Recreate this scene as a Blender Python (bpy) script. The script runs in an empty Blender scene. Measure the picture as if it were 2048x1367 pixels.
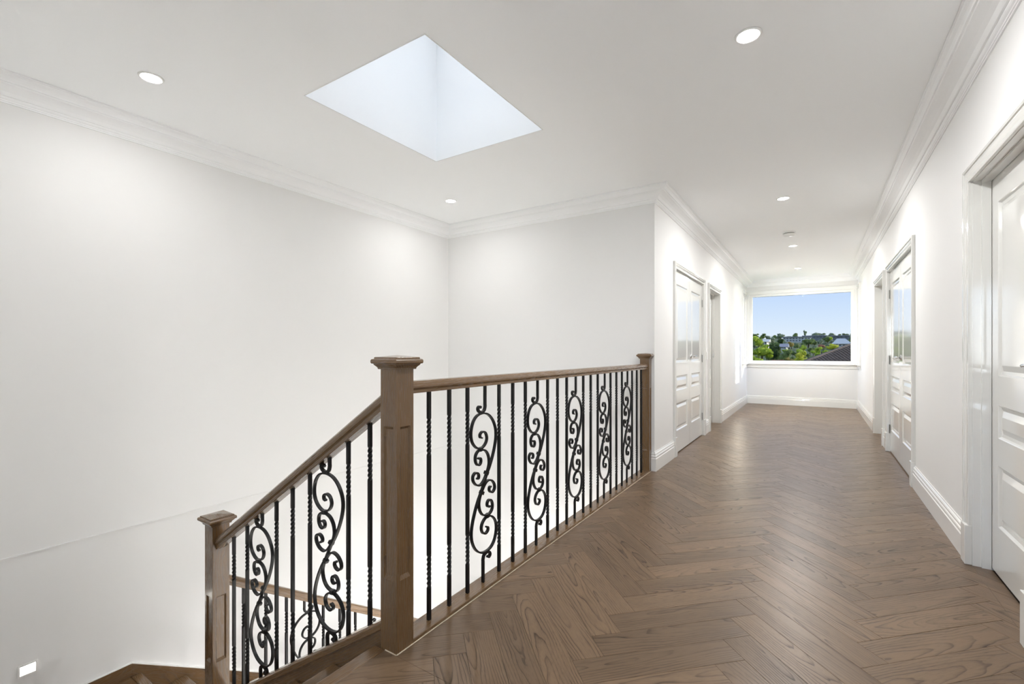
import bpy, bmesh, math, random
from mathutils import Vector, Matrix

sc = bpy.context.scene
COL = sc.collection

# ------------------------------------------------------------------ camera
CAM_H = 1.145
YAW = math.radians(33.223)
FPX = 927.95
cam_d = bpy.data.cameras.new('camera'); cam = bpy.data.objects.new('camera', cam_d); COL.objects.link(cam)
cam_d.sensor_width = 36.0
cam_d.lens = FPX / 2048 * 36.0
cam_d.shift_y = (702.6 - 683.5) / 2048
cam_d.clip_start = 0.05; cam_d.clip_end = 2000
cam.location = (0, 0, CAM_H)
cam.rotation_euler = (math.pi / 2, 0, YAW)
sc.camera = cam

# ------------------------------------------------------------------ colour management
vs = sc.view_settings
vs.view_transform = 'Standard'; vs.look = 'None'; vs.gamma = 1.0; vs.use_curve_mapping = False
vs.exposure = 0.95
sc.cycles.use_denoising = True
sc.cycles.max_bounces = 12
sc.cycles.diffuse_bounces = 8
sc.cycles.glossy_bounces = 6
sc.cycles.transparent_max_bounces = 16
sc.cycles.sample_clamp_indirect = 6.0

# ------------------------------------------------------------------ sky and sun
SKY_STRENGTH = 8.0
w = bpy.data.worlds.new('sky'); sc.world = w; w.use_nodes = True
nt = w.node_tree; nt.nodes.clear()
o = nt.nodes.new('ShaderNodeOutputWorld'); bg = nt.nodes.new('ShaderNodeBackground')
tc = nt.nodes.new('ShaderNodeTexCoord'); sp = nt.nodes.new('ShaderNodeSeparateXYZ'); cr = nt.nodes.new('ShaderNodeValToRGB')
mr = nt.nodes.new('ShaderNodeMapRange'); mr.inputs['From Min'].default_value = -0.1; mr.inputs['From Max'].default_value = 0.9
e = cr.color_ramp.elements
e[0].position = 0.0; e[0].color = (0.78, 0.85, 0.95, 1)
e[1].position = 1.0; e[1].color = (0.46, 0.62, 0.95, 1)
x = e.new(0.105); x.color = (0.78, 0.86, 0.96, 1)
x = e.new(0.16); x.color = (0.64, 0.775, 0.97, 1)
x = e.new(0.24); x.color = (0.46, 0.63, 0.97, 1)
nt.links.new(tc.outputs['Generated'], sp.inputs[0]); nt.links.new(sp.outputs['Z'], mr.inputs['Value'])
nt.links.new(mr.outputs[0], cr.inputs[0]); nt.links.new(cr.outputs[0], bg.inputs[0]); bg.inputs[1].default_value = SKY_STRENGTH
nt.links.new(bg.outputs[0], o.inputs[0])

sun_d = bpy.data.lights.new('sun', 'SUN'); sun_d.energy = 32.0; sun_d.angle = math.radians(0.8); sun_d.color = (1.0, 0.93, 0.82)
sun = bpy.data.objects.new('sun', sun_d); COL.objects.link(sun)
SUN_DIR = Vector((-0.89, -0.455, -0.20)).normalized()
sun.rotation_euler = SUN_DIR.to_track_quat('-Z', 'Y').to_euler()
sun.location = (30, 20, 30)

STAIR_W = 3.6                        # lamps over the stairwell
FOYER_FILL_W = 27.0                        # fill lamps added in the unseen foyer below
LAMP_W = 16.0                       # power of each recessed ceiling lamp

# ------------------------------------------------------------------ plan of the place (metres)
XL, YB, XA, XR, YE = -3.891, 4.471, -1.295, 0.701, 11.533
ZC = 2.70
YR = -2.2                            # rear end of the hall
YS = 0.17                            # wall on the near side of the stair
XN = -1.445                          # edge of the hall floor at the stair
ZB = -2.975                          # floor below
T = 0.15                             # wall thickness

# ------------------------------------------------------------------ node helpers
def mat_new(name):
    m = bpy.data.materials.new(name); m.use_nodes = True
    return m, m.node_tree, m.node_tree.nodes['Principled BSDF']
def N(t, kind, **kw):
    n = t.nodes.new(kind)
    for k, v in kw.items(): setattr(n, k, v)
    return n
def simple(name, col, rough=0.5, metal=0.0, spec=0.5, coat=0.0, bump=0.0, bscale=60.0, var=0.0):
    m, t, b = mat_new(name)
    b.inputs['Base Color'].default_value = (*col, 1); b.inputs['Roughness'].default_value = rough
    b.inputs['Metallic'].default_value = metal; b.inputs['Specular IOR Level'].default_value = spec
    b.inputs['Coat Weight'].default_value = coat; b.inputs['Coat Roughness'].default_value = 0.05
    if bump or var:
        tcn = N(t, 'ShaderNodeTexCoord'); no = N(t, 'ShaderNodeTexNoise'); no.inputs['Scale'].default_value = bscale; no.inputs['Detail'].default_value = 3
        t.links.new(tcn.outputs['Object'], no.inputs['Vector'])
        if bump:
            bu = N(t, 'ShaderNodeBump'); bu.inputs['Strength'].default_value = bump; bu.inputs['Distance'].default_value = 0.002
            t.links.new(no.outputs['Fac'], bu.inputs['Height']); t.links.new(bu.outputs[0], b.inputs['Normal'])
        if var:
            mx = N(t, 'ShaderNodeMixRGB'); mx.inputs[1].default_value = (*[c * (1 - var) for c in col], 1); mx.inputs[2].default_value = (*[min(1, c * (1 + var)) for c in col], 1)
            t.links.new(no.outputs['Fac'], mx.inputs[0]); t.links.new(mx.outputs[0], b.inputs['Base Color'])
    return m

def wood(name, light, dark, rough, spacing=0.0075, bump=0.25, tonevar=0.35, coat=0.0, spec=0.25):
    """Solid oak: rings round a pith in the 'log' attribute space, pores along the grain, a tone per board."""
    m, t, b = mat_new(name); L = t.links.new
    at = N(t, 'ShaderNodeAttribute', attribute_name='log'); tone = N(t, 'ShaderNodeAttribute', attribute_name='tone')
    # warp
    mp = N(t, 'ShaderNodeMapping'); mp.inputs['Scale'].default_value = (2.6, 11, 11); L(at.outputs['Vector'], mp.inputs['Vector'])
    n1 = N(t, 'ShaderNodeTexNoise'); n1.inputs['Scale'].default_value = 1.0; n1.inputs['Detail'].default_value = 2.5; n1.inputs['Roughness'].default_value = 0.5; L(mp.outputs[0], n1.inputs['Vector'])
    s = N(t, 'ShaderNodeSeparateXYZ'); L(at.outputs['Vector'], s.inputs[0])
    def M(op, a, bb=None):
        n = N(t, 'ShaderNodeMath', operation=op)
        for i, v in enumerate((a, bb)):
            if v is None: continue
            if isinstance(v, (int, float)): n.inputs[i].default_value = v
            else: L(v, n.inputs[i])
        return n.outputs[0]
    y2 = M('MULTIPLY', s.outputs['Y'], s.outputs['Y']); z2 = M('MULTIPLY', s.outputs['Z'], s.outputs['Z'])
    r = M('SQRT', M('ADD', y2, z2))
    r = M('ADD', r, M('MULTIPLY', n1.outputs['Fac'], 0.045))
    ring = M('FRACT', M('DIVIDE', r, spacing))
    cr_ = N(t, 'ShaderNodeValToRGB'); L(ring, cr_.inputs[0])
    E_ = cr_.color_ramp.elements
    E_[0].position = 0.0; E_[0].color = (0.25, 0.25, 0.25, 1); E_[1].position = 1.0; E_[1].color = (0.95, 0.95, 0.95, 1)
    q = E_.new(0.10); q.color = (0.0, 0, 0, 1)
    q = E_.new(0.58); q.color = (0.06, 0.06, 0.06, 1)
    q = E_.new(0.82); q.color = (0.42, 0.42, 0.42, 1)
    q = E_.new(0.93); q.color = (1.0, 1.0, 1.0, 1)
    # the strength of the figure comes and goes
    mp4 = N(t, 'ShaderNodeMapping'); mp4.inputs['Scale'].default_value = (3.5, 16, 16); mp4.inputs['Location'].default_value = (3, 7, 1); L(at.outputs['Vector'], mp4.inputs['Vector'])
    n4 = N(t, 'ShaderNodeTexNoise'); n4.inputs['Scale'].default_value = 1.0; n4.inputs['Detail'].default_value = 2; L(mp4.outputs[0], n4.inputs['Vector'])
    vis = N(t, 'ShaderNodeMapRange'); vis.inputs['From Min'].default_value = 0.35; vis.inputs['From Max'].default_value = 0.68; vis.inputs['To Min'].default_value = 0.30; vis.inputs['To Max'].default_value = 1.0; L(n4.outputs['Fac'], vis.inputs['Value'])
    ringv = M('MULTIPLY', cr_.outputs[0], vis.outputs[0])
    # pores
    mp2 = N(t, 'ShaderNodeMapping'); mp2.inputs['Scale'].default_value = (14, 420, 420); L(at.outputs['Vector'], mp2.inputs['Vector'])
    n2 = N(t, 'ShaderNodeTexNoise'); n2.inputs['Scale'].default_value = 1.0; n2.inputs['Detail'].default_value = 2.0; L(mp2.outputs[0], n2.inputs['Vector'])
    por = N(t, 'ShaderNodeMapRange'); por.inputs['From Min'].default_value = 0.5; por.inputs['From Max'].default_value = 0.72; L(n2.outputs['Fac'], por.inputs['Value'])
    # broad stain
    mp3 = N(t, 'ShaderNodeMapping'); mp3.inputs['Scale'].default_value = (4, 22, 22); L(at.outputs['Vector'], mp3.inputs['Vector'])
    n3 = N(t, 'ShaderNodeTexNoise'); n3.inputs['Scale'].default_value = 1.0; n3.inputs['Detail'].default_value = 3; L(mp3.outputs[0], n3.inputs['Vector'])
    f = M('ADD', M('MULTIPLY', ringv, 0.80), M('MULTIPLY', por.outputs[0], 0.30))
    f = M('ADD', f, M('MULTIPLY', M('SUBTRACT', n3.outputs['Fac'], 0.5), 0.55))
    fc = N(t, 'ShaderNodeClamp'); L(f, fc.inputs[0])
    mx = N(t, 'ShaderNodeMixRGB'); mx.inputs[1].default_value = (*light, 1); mx.inputs[2].default_value = (*dark, 1); L(fc.outputs[0], mx.inputs[0])
    tv = N(t, 'ShaderNodeMapRange'); tv.inputs['To Min'].default_value = 1 - tonevar * 0.62; tv.inputs['To Max'].default_value = 1 + tonevar * 0.5; L(tone.outputs['Fac'], tv.inputs['Value'])
    mul = N(t, 'ShaderNodeMixRGB', blend_type='MULTIPLY'); mul.inputs[0].default_value = 1.0; L(mx.outputs[0], mul.inputs[1]); L(tv.outputs[0], mul.inputs[2])
    L(mul.outputs[0], b.inputs['Base Color'])
    ro = N(t, 'ShaderNodeMapRange'); ro.inputs['To Min'].default_value = rough; ro.inputs['To Max'].default_value = rough + 0.14; L(fc.outputs[0], ro.inputs['Value']); L(ro.outputs[0], b.inputs['Roughness'])
    bu = N(t, 'ShaderNodeBump'); bu.inputs['Strength'].default_value = bump; bu.inputs['Distance'].default_value = 0.0012; bu.invert = True
    L(fc.outputs[0], bu.inputs['Height']); L(bu.outputs[0], b.inputs['Normal'])
    b.inputs['Coat Weight'].default_value = coat; b.inputs['Coat Roughness'].default_value = 0.15; b.inputs['Specular IOR Level'].default_value = spec
    return m

def glass_mat(name, tint, spec_rough=0.0, ior=1.45):
    m = bpy.data.materials.new(name); m.use_nodes = True; t = m.node_tree; t.nodes.clear()
    o = N(t, 'ShaderNodeOutputMaterial'); tr = N(t, 'ShaderNodeBsdfTransparent'); gl = N(t, 'ShaderNodeBsdfGlossy'); fr = N(t, 'ShaderNodeFresnel'); mx = N(t, 'ShaderNodeMixShader')
    tr.inputs[0].default_value = (*tint, 1); gl.inputs['Roughness'].default_value = spec_rough; fr.inputs[0].default_value = ior
    t.links.new(fr.outputs[0], mx.inputs[0]); t.links.new(tr.outputs[0], mx.inputs[1]); t.links.new(gl.outputs[0], mx.inputs[2]); t.links.new(mx.outputs[0], o.inputs[0])
    return m
def emit_mat(name, col, s):
    m = bpy.data.materials.new(name); m.use_nodes = True; t = m.node_tree; t.nodes.clear()
    o = N(t, 'ShaderNodeOutputMaterial'); em = N(t, 'ShaderNodeEmission'); em.inputs[0].default_value = (*col, 1); em.inputs[1].default_value = s
    t.links.new(em.outputs[0], o.inputs[0]); return m
def leaf_mat(name, c1, c2):
    m, t, b = mat_new(name)
    tcn = N(t, 'ShaderNodeTexCoord'); no = N(t, 'ShaderNodeTexNoise'); no.inputs['Scale'].default_value = 1.3; no.inputs['Detail'].default_value = 4
    cr_ = N(t, 'ShaderNodeValToRGB'); cr_.color_ramp.elements[0].position = 0.35; cr_.color_ramp.elements[1].position = 0.65
    cr_.color_ramp.elements[0].color = (*c1, 1); cr_.color_ramp.elements[1].color = (*c2, 1)
    t.links.new(tcn.outputs['Object'], no.inputs['Vector']); t.links.new(no.outputs['Fac'], cr_.inputs[0]); t.links.new(cr_.outputs[0], b.inputs['Base Color'])
    b.inputs['Roughness'].default_value = 0.7; b.inputs['Specular IOR Level'].default_value = 0.2
    tl = N(t, 'ShaderNodeBsdfTranslucent'); t.links.new(cr_.outputs[0], tl.inputs[0])
    mx = N(t, 'ShaderNodeMixShader'); mx.inputs[0].default_value = 0.5
    out = t.nodes['Material Output']; t.links.new(b.outputs[0], mx.inputs[1]); t.links.new(tl.outputs[0], mx.inputs[2]); t.links.new(mx.outputs[0], out.inputs[0])
    return m

M_WALL = simple('wall_paint', (0.79, 0.79, 0.785), 0.62, spec=0.25, bump=0.03, bscale=300)
M_CEIL = simple('ceiling_paint', (0.93, 0.945, 0.955), 0.8, spec=0.15)
M_CORN = simple('cornice_plaster', (0.90, 0.912, 0.92), 0.6, spec=0.3)
M_GLOSS = simple('gloss_enamel', (0.74, 0.74, 0.715), 0.10, spec=0.6, coat=0.5, bump=0.015, bscale=90)
M_TRIM = simple('satin_enamel', (0.80, 0.80, 0.78), 0.16, spec=0.5, coat=0.2)
M_FLOOR = wood('stained_oak_floor', (0.172, 0.113, 0.068), (0.028, 0.017, 0.0095), 0.30, spacing=0.0105, bump=0.25, tonevar=0.30)
M_OAK = wood('stained_oak_joinery', (0.158, 0.091, 0.041), (0.036, 0.019, 0.008), 0.26, spacing=0.007, bump=0.10, tonevar=0.22, coat=0.45, spec=0.45)
M_IRON = simple('black_iron', (0.006, 0.006, 0.0065), 0.38, spec=0.28, bump=0.06, bscale=120)
M_CHROME = simple('chrome', (0.75, 0.75, 0.76), 0.12, metal=1.0)
M_HINGE = simple('dull_steel', (0.28, 0.28, 0.27), 0.35, metal=1.0)
M_PLASTIC = simple('white_plastic', (0.85, 0.85, 0.84), 0.35)
M_JOINT = simple('cream_sealant', (0.62, 0.52, 0.40), 0.6)
M_DARK = simple('dark_underlay', (0.03, 0.022, 0.016), 0.9)
M_GLASS = glass_mat('window_glass', (0.260, 0.260, 0.256), ior=1.03)
M_CLEAR = glass_mat('clear_glass', (0.97, 0.95, 0.91))
M_SKYL = glass_mat('skylight_glass', (0.735, 0.655, 0.555))
M_LENS = emit_mat('lamp_lens', (1.0, 0.97, 0.92), 25.0)
M_STEPL = emit_mat('step_lamp_lens', (1.0, 0.96, 0.88), 8.0)
M_LFLOOR = simple('lower_floor_bounce', (0.70, 0.68, 0.64), 0.35)  # unseen floor made pale so it bounces light up the stairwell

# ------------------------------------------------------------------ mesh helpers
class MB:
    def __init__(s): s.v = []; s.f = []
    def add(s, verts, faces):
        b = len(s.v); s.v += [tuple(q) for q in verts]; s.f += [tuple(i + b for i in f) for f in faces]; return s
    def box(s, x0, x1, y0, y1, z0, z1):
        x0, x1 = sorted((x0, x1)); y0, y1 = sorted((y0, y1)); z0, z1 = sorted((z0, z1))
        return s.add([(x0, y0, z0), (x1, y0, z0), (x1, y1, z0), (x0, y1, z0), (x0, y0, z1), (x1, y0, z1), (x1, y1, z1), (x0, y1, z1)],
                     [(0, 3, 2, 1), (4, 5, 6, 7), (0, 1, 5, 4), (1, 2, 6, 5), (2, 3, 7, 6), (3, 0, 4, 7)])
    def loft(s, rings, closed=True, cap=True):
        n = len(rings[0]); vv = [p for r in rings for p in r]; ff = []
        for i in range(len(rings) - 1):
            for j in range(n if closed else n - 1):
                k = (j + 1) % n
                ff.append((i * n + j, i * n + k, (i + 1) * n + k, (i + 1) * n + j))
        if cap and closed:
            ff.append(tuple(range(n - 1, -1, -1))); ff.append(tuple((len(rings) - 1) * n + j for j in range(n)))
        return s.add(vv, ff)
    def cyl(s, p0, p1, r0, r1=None, n=16, cap=True):
        p0 = Vector(p0); p1 = Vector(p1); d = (p1 - p0).normalized(); r1 = r0 if r1 is None else r1
        a = d.orthogonal().normalized(); b = d.cross(a)
        return s.loft([[tuple(p + a * (r * math.cos(2 * math.pi * i / n)) + b * (r * math.sin(2 * math.pi * i / n))) for i in range(n)] for p, r in ((p0, r0), (p1, r1))], cap=cap)
    def build(s, name, mat, parent=None, smooth=False, bevel=0.0, seg=2, log=None, kind=None, loc=None):
        me = bpy.data.meshes.new(name)
        org = Vector(loc) if loc is not None else Vector((0, 0, 0))
        me.from_pydata([tuple(Vector(q) - org) for q in s.v], [], s.f); me.update()
        bm = bmesh.new(); bm.from_mesh(me); bmesh.ops.recalc_face_normals(bm, faces=bm.faces); bm.to_mesh(me); bm.free()
        if smooth:
            for p in me.polygons: p.use_smooth = True
            if smooth == 'auto': me.set_sharp_from_angle(angle=math.radians(40))
        me.materials.append(mat)
        ob = bpy.data.objects.new(name, me); COL.objects.link(ob)
        if parent is not None:
            ob.parent = parent; ob.location = org - world_loc(parent)
        else: ob.location = org
        if log: wood_attr(me, *log)
        if bevel:
            md = ob.modifiers.new('bevel', 'BEVEL'); md.width = bevel; md.segments = seg; md.limit_method = 'ANGLE'; md.angle_limit = math.radians(35)
            if smooth is False: pass
        if kind: ob['kind'] = kind
        return ob
def world_loc(o):
    v = Vector((0, 0, 0))
    while o is not None: v += o.location; o = o.parent
    return v
def thing(name, loc, label, cat, group=None):
    o = bpy.data.objects.new(name, None); COL.objects.link(o); o.location = loc; o.empty_display_size = 0.1
    return tag(o, label, cat, group)
def tag(o, label, cat, group=None):
    o['label'] = label; o['category'] = cat
    if group: o['group'] = group
    return o
def struct(o, label=None, cat=None):
    o['kind'] = 'structure'
    if label: o['label'] = label
    if cat: o['category'] = cat
    return o
def sroot(name, loc, label, cat):
    o = bpy.data.objects.new(name, None); COL.objects.link(o); o.location = loc; o.empty_display_size = 0.1
    return struct(o, label, cat)
RW = random.Random(5)
def wood_attr(me, axis=0, seed=None, tone=None, rake=0.0):
    """log-space coordinates of every vertex: grain along the given axis"""
    r = random.Random(seed) if seed is not None else RW
    off = Vector((r.uniform(0, 40), r.uniform(-0.03, 0.03), r.choice((-1, 1)) * r.uniform(0.02, 0.07)))
    ta, tb = r.uniform(-0.06, 0.06), r.uniform(-0.05, 0.05)
    perm = {0: (0, 1, 2), 1: (1, 0, 2), 2: (2, 0, 1)}[axis]
    a = me.attributes.new('log', 'FLOAT_VECTOR', 'POINT'); buf = []
    for v in me.vertices:
        c = v.co; l, p, q = c[perm[0]], c[perm[1]], c[perm[2]]; q -= rake * l
        buf += [off.x + l, off.y + p + l * ta, off.z + q + l * tb]
    a.data.foreach_set('vector', buf)
    a2 = me.attributes.new('tone', 'FLOAT', 'POINT'); tv = r.random() if tone is None else tone
    a2.data.foreach_set('value', [tv] * len(me.vertices))

def sweep2(path, prof, closed, mapf):
    """mitred sweep in a plane; interior/outward = left of travel; prof = [(offset, height)]; returns one MB per segment"""
    n = len(path); P = [Vector(p) for p in path]
    def mit(i):
        ds = []
        if closed or i > 0: ds.append((P[i] - P[(i - 1) % n]).normalized())
        if closed or i < n - 1: ds.append((P[(i + 1) % n] - P[i]).normalized())
        ns = [Vector((-d.y, d.x)) for d in ds]
        if len(ns) == 1: return ns[0]
        b = (ns[0] + ns[1]); b.normalize(); return b / max(0.2, b.dot(ns[0]))
    out = []
    for i in range(n if closed else n - 1):
        j = (i + 1) % n; m0, m1 = mit(i), mit(j); mb = MB()
        r0 = [mapf(P[i].x + m0.x * a, P[i].y + m0.y * a, h) for a, h in prof]
        r1 = [mapf(P[j].x + m1.x * a, P[j].y + m1.y * a, h) for a, h in prof]
        mb.loft([r0, r1]); out.append(mb)
    return out

def panel_wall(mb, mapf, s0, s1, z0, z1, holes, t0, t1):
    """wall in (s,z) between depths t0,t1 with rectangular holes [(sa,sb,za,zb)]"""
    S = sorted({s0, s1, *[h[0] for h in holes], *[h[1] for h in holes]}); Z = sorted({z0, z1, *[h[2] for h in holes], *[h[3] for h in holes]})
    S = [s for s in S if s0 <= s <= s1]; Z = [z for z in Z if z0 <= z <= z1]
    inh = lambda a, b: any(h[0] < a < h[1] and h[2] < b < h[3] for h in holes)
    solid = {(i, j): not inh((S[i] + S[i + 1]) / 2, (Z[j] + Z[j + 1]) / 2) for i in range(len(S) - 1) for j in range(len(Z) - 1)}
    q = lambda a: mb.add([mapf(*p) for p in a], [(0, 1, 2, 3)])
    for (i, j), ok in solid.items():
        if not ok: continue
        a, b, c, d = S[i], S[i + 1], Z[j], Z[j + 1]
        q([(a, c, t0), (b, c, t0), (b, d, t0), (a, d, t0)]); q([(a, c, t1), (a, d, t1), (b, d, t1), (b, c, t1)])
        if not solid.get((i - 1, j)): q([(a, c, t0), (a, d, t0), (a, d, t1), (a, c, t1)])
        if not solid.get((i + 1, j)): q([(b, c, t0), (b, c, t1), (b, d, t1), (b, d, t0)])
        if not solid.get((i, j - 1)): q([(a, c, t0), (a, c, t1), (b, c, t1), (b, c, t0)])
        if not solid.get((i, j + 1)): q([(a, d, t0), (b, d, t0), (b, d, t1), (a, d, t1)])
    # weld
    return mb
def build_welded(mb, name, mat, parent=None, kind=None):
    ob = mb.build(name, mat, parent, kind=kind)
    bm = bmesh.new(); bm.from_mesh(ob.data); bmesh.ops.remove_doubles(bm, verts=bm.verts, dist=1e-5); bmesh.ops.recalc_face_normals(bm, faces=bm.faces); bm.to_mesh(ob.data); bm.free()
    return ob

# ================================================================== STRUCTURE
DOORH = 2.055
D1 = (5.24, 6.74); D2 = (7.17, 8.04); D3 = (2.62, 3.43); D4 = (5.205, 6.83); D5 = (7.25, 8.22)
SW = (10.86, 11.42, 0.95, 2.37)      # side windows (y0,y1,z0,z1)
EW = (-1.175, 0.588, 0.948, 2.346)   # end window glass (x0,x1,z0,z1)
FILL_WIN = (-0.75, 0.15, 0.90, 2.10)     # unseen window added behind the viewpoint for fill daylight
EWH = (-1.235, 0.648, 0.895, 2.398)  # its opening
SKY = (-2.598, -1.6035, 1.669, 2.835)

mxl = lambda s, z, t: (XL - t, s, z)
myb = lambda s, z, t: (s, YB + t, z)
mxa = lambda s, z, t: (XA - t, s, z)
mxr = lambda s, z, t: (XR + t, s, z)
mye = lambda s, z, t: (s, YE + t, z)

def wall(name, mapf, s0, s1, z0, z1, holes, label, th=T):
    mb = MB(); panel_wall(mb, mapf, s0, s1, z0, z1, holes, 0.0, th)
    return struct(build_welded(mb, name, M_WALL), label, 'wall')
wall('wall_left', mxl, YS - T, YB + T, ZB, ZC, [(0.69, 0.76, -0.755, -0.700)], 'tall white stairwell wall running along the left of the picture')
wall('wall_back', myb, XL, XA - T, ZB, ZC, [], 'white stairwell wall facing the viewer behind the iron balustrade')
wall('wall_hall_left', mxa, YB, YE, -0.3, ZC, [(D1[0], D1[1], -0.04, DOORH), (D2[0], D2[1], -0.04, DOORH), SW], 'white hall wall with the double doors and a doorway on its left side')
wall('wall_right', mxr, YR, YE, -0.3, ZC, [(D3[0], D3[1], -0.04, DOORH), (D4[0], D4[1], -0.04, DOORH), (D5[0], D5[1], -0.04, DOORH), SW], 'white hall wall with three doors along the right of the picture')
wall('wall_end', mye, XA - T, XR + T, -0.3, ZC, [EWH], 'white end wall of the hall under and around the picture window')
wall('wall_rear', lambda s, z, t: (s, YR - t, z), XN - T, XR + T, -0.3, ZC, [FILL_WIN], 'white hall end wall behind the viewpoint')
wall('wall_stair', lambda s, z, t: (s, YS - t, z), XL, XN, ZB, ZC, [], 'white wall on the near side of the stair flight')
wall('wall_hall_rear', lambda s, z, t: (XN - t, s, z), YR, YS - T, -0.3, ZC, [], 'white hall wall on the left behind the viewpoint')
# edge of the hall floor over the stairwell, and an unseen foyer added to light it
ZF = -0.36
mb = MB(); mb.box(-1.40, -1.36, 1.23, YB, ZF, -0.031)
struct(mb.build('wall_floor_edge', M_WALL), 'white edge of the hall floor above the stairwell', 'wall')
mb = MB(); mb.box(-1.395, -1.36, YS, 1.23, ZF, -0.031)
struct(mb.build('wall_floor_edge_stair', M_WALL), 'white edge of the hall floor behind the top riser', 'wall')
mb = MB(); mb.box(-1.36, XR + 0.2, YS - T, YB + T, ZF, ZF + 0.06)
struct(mb.build('ceiling_added_foyer', M_CEIL), 'white ceiling of the unseen foyer added on the floor below', 'ceiling')
mb = MB(); mb.box(XR + 0.05, XR + 0.2, YS - T, YB + T, ZB, ZF); struct(mb.build('wall_added_foyer_right', M_WALL), 'white right wall of the added foyer below', 'wall')
mb = MB(); mb.box(-1.445, XR + 0.05, YB, YB + T, ZB, ZF); mb.box(-1.445, -1.25, YB, YB + T, ZF, -0.3); struct(mb.build('wall_added_foyer_back', M_WALL), 'white back wall of the added foyer below', 'wall')
mb = MB(); mb.box(-1.445, XR + 0.05, YS - T, YS, ZB, ZF); mb.box(-1.445, -1.25, YS - T, YS, ZF, -0.3); struct(mb.build('wall_added_foyer_front', M_WALL), 'white front wall of the added foyer below', 'wall')

# unseen shells added behind the doors to stop light leaks
def shell(name, xa, xb, ya, yb, label):
    x0_, x1_ = sorted((xa, xb)); mb = MB()
    mb.box(x0_, x1_, ya, yb, -0.12, -0.045); mb.box(x0_, x1_, ya, yb, ZC, ZC + 0.1)
    mb.box(x0_, x1_, ya, ya + 0.1, -0.045, ZC); mb.box(x0_, x1_, yb - 0.1, yb, -0.045, ZC)
    mb.box(xb, xb + (0.1 if xb > xa else -0.1), ya, yb, -0.12, ZC + 0.1)
    struct(mb.build(name, M_WALL), label, 'wall')
shell('wall_light_block_right', XR + T, XR + 2.2, YR, 9.9, 'unseen white shell added behind the right hand doors to block light')
shell('wall_light_block_left', XA - T, XA - 2.3, YB + T, 9.9, 'unseen white shell added behind the left hand doors to block light')

# ceiling with the light shaft opening
mb = MB(); panel_wall(mb, lambda s, z, t: (s, z, ZC + t), XL - T, XR + T, YR - T, YE + T, [SKY], 0.0, 0.12)
struct(build_welded(mb, 'ceiling', M_CEIL), 'white plaster ceiling over hall and stairwell', 'ceiling')

# floor sub-base (the planks lie on it)
floor = MB()
floor.box(-1.384, XR + 0.14, YR, 1.2217, -0.03, -0.006)
floor.box(-1.3195, XR + 0.14, 1.2217, YB, -0.03, -0.006)
floor.box(XA - 0.14, XR + 0.14, YB, YE, -0.03, -0.006)
floor = floor.build('floor', M_DARK); struct(floor, 'brown oak herringbone parquet floor of the hall', 'floor')
mb = MB(); mb.box(XL, XR + 0.05, YS, YB, ZB - 0.1, ZB)
struct(mb.build('floor_below', M_LFLOOR), 'unseen floor at the foot of the stairs, made pale to bounce light up', 'floor')

# ---- herringbone planks
PW, PL = 0.126, 0.63
O_ = Vector((-1.201, 2.006)); R2 = math.sqrt(0.5)
DA = Vector((R2, -R2)); DB = Vector((R2, R2))
REG = [(-1.384, XR, YR, 1.2217), (-1.3195, XR, 1.2217, YB), (XA, XR, YB, YE),
       (XR, XR + 0.073, D3[0], D3[1]), (XR, XR + 0.02, D4[0], D4[1]), (XR, XR + 0.13, D5[0], D5[1]),
       (XA - 0.02, XA, D1[0], D1[1]), (XA - 0.13, XA, D2[0], D2[1])]
def clip(poly, x0, x1, y0, y1):
    for ax, lim, sg in ((0, x0, 1), (0, x1, -1), (1, y0, 1), (1, y1, -1)):
        out = []
        for i in range(len(poly)):
            a, b = poly[i], poly[(i + 1) % len(poly)]
            da, db = (a[ax] - lim) * sg, (b[ax] - lim) * sg
            if da >= 0: out.append(a)
            if (da >= 0) != (db >= 0):
                k = da / (da - db); out.append((a[0] + (b[0] - a[0]) * k, a[1] + (b[1] - a[1]) * k))
        poly = out
        if len(poly) < 3: return []
    return poly
def area(p): return 0.5 * sum(p[i][0] * p[(i + 1) % len(p)][1] - p[(i + 1) % len(p)][0] * p[i][1] for i in range(len(p)))
def inset(p, d):
    n = len(p); res = []
    for i in range(n):
        a, b, c = Vector(p[i - 1]), Vector(p[i]), Vector(p[(i + 1) % n])
        d1 = (b - a); d2 = (c - b)
        if d1.length < 1e-6 or d2.length < 1e-6: res.append(tuple(b)); continue
        d1.normalize(); d2.normalize(); n1 = Vector((-d1.y, d1.x)); n2 = Vector((-d2.y, d2.x)); m = n1 + n2
        if m.length < 1e-4: res.append(tuple(b + n1 * d)); continue
        m.normalize(); res.append(tuple(b + m * (d / max(0.3, m.dot(n1)))))
    return res
rf = random.Random(11)
planks = []
for k in range(-110, 110):
    for c_ in range(-4, 5):
        for kind in (0, 1):
            a0, b0 = -k * PW + c_ * PL, k * PW + c_ * PL
            if kind == 0: rect = [(a0, b0), (a0 + PL, b0), (a0 + PL, b0 + PW), (a0, b0 + PW)]
            else: rect = [(a0 + PL - PW, b0 + PW), (a0 + PL, b0 + PW), (a0 + PL, b0 + PW + PL), (a0 + PL - PW, b0 + PW + PL)]
            poly = [tuple(O_ + DA * a + DB * b) for a, b in rect]
            pcs = []
            for rg in REG:
                q = clip(poly, *rg)
                if len(q) >= 3 and abs(area(q)) > 2e-4:
                    q2 = [q[i] for i in range(len(q)) if (Vector(q[i]) - Vector(q[i - 1])).length > 1e-4]
                    if len(q2) >= 3: pcs.append(q2 if area(q2) > 0 else q2[::-1])
            if not pcs: continue
            cen = O_ + DA * (sum(r[0] for r in rect) / 4) + DB * (sum(r[1] for r in rect) / 4)
            planks.append((cen, kind, pcs))
sY, cY = math.sin(YAW), math.cos(YAW)
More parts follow.
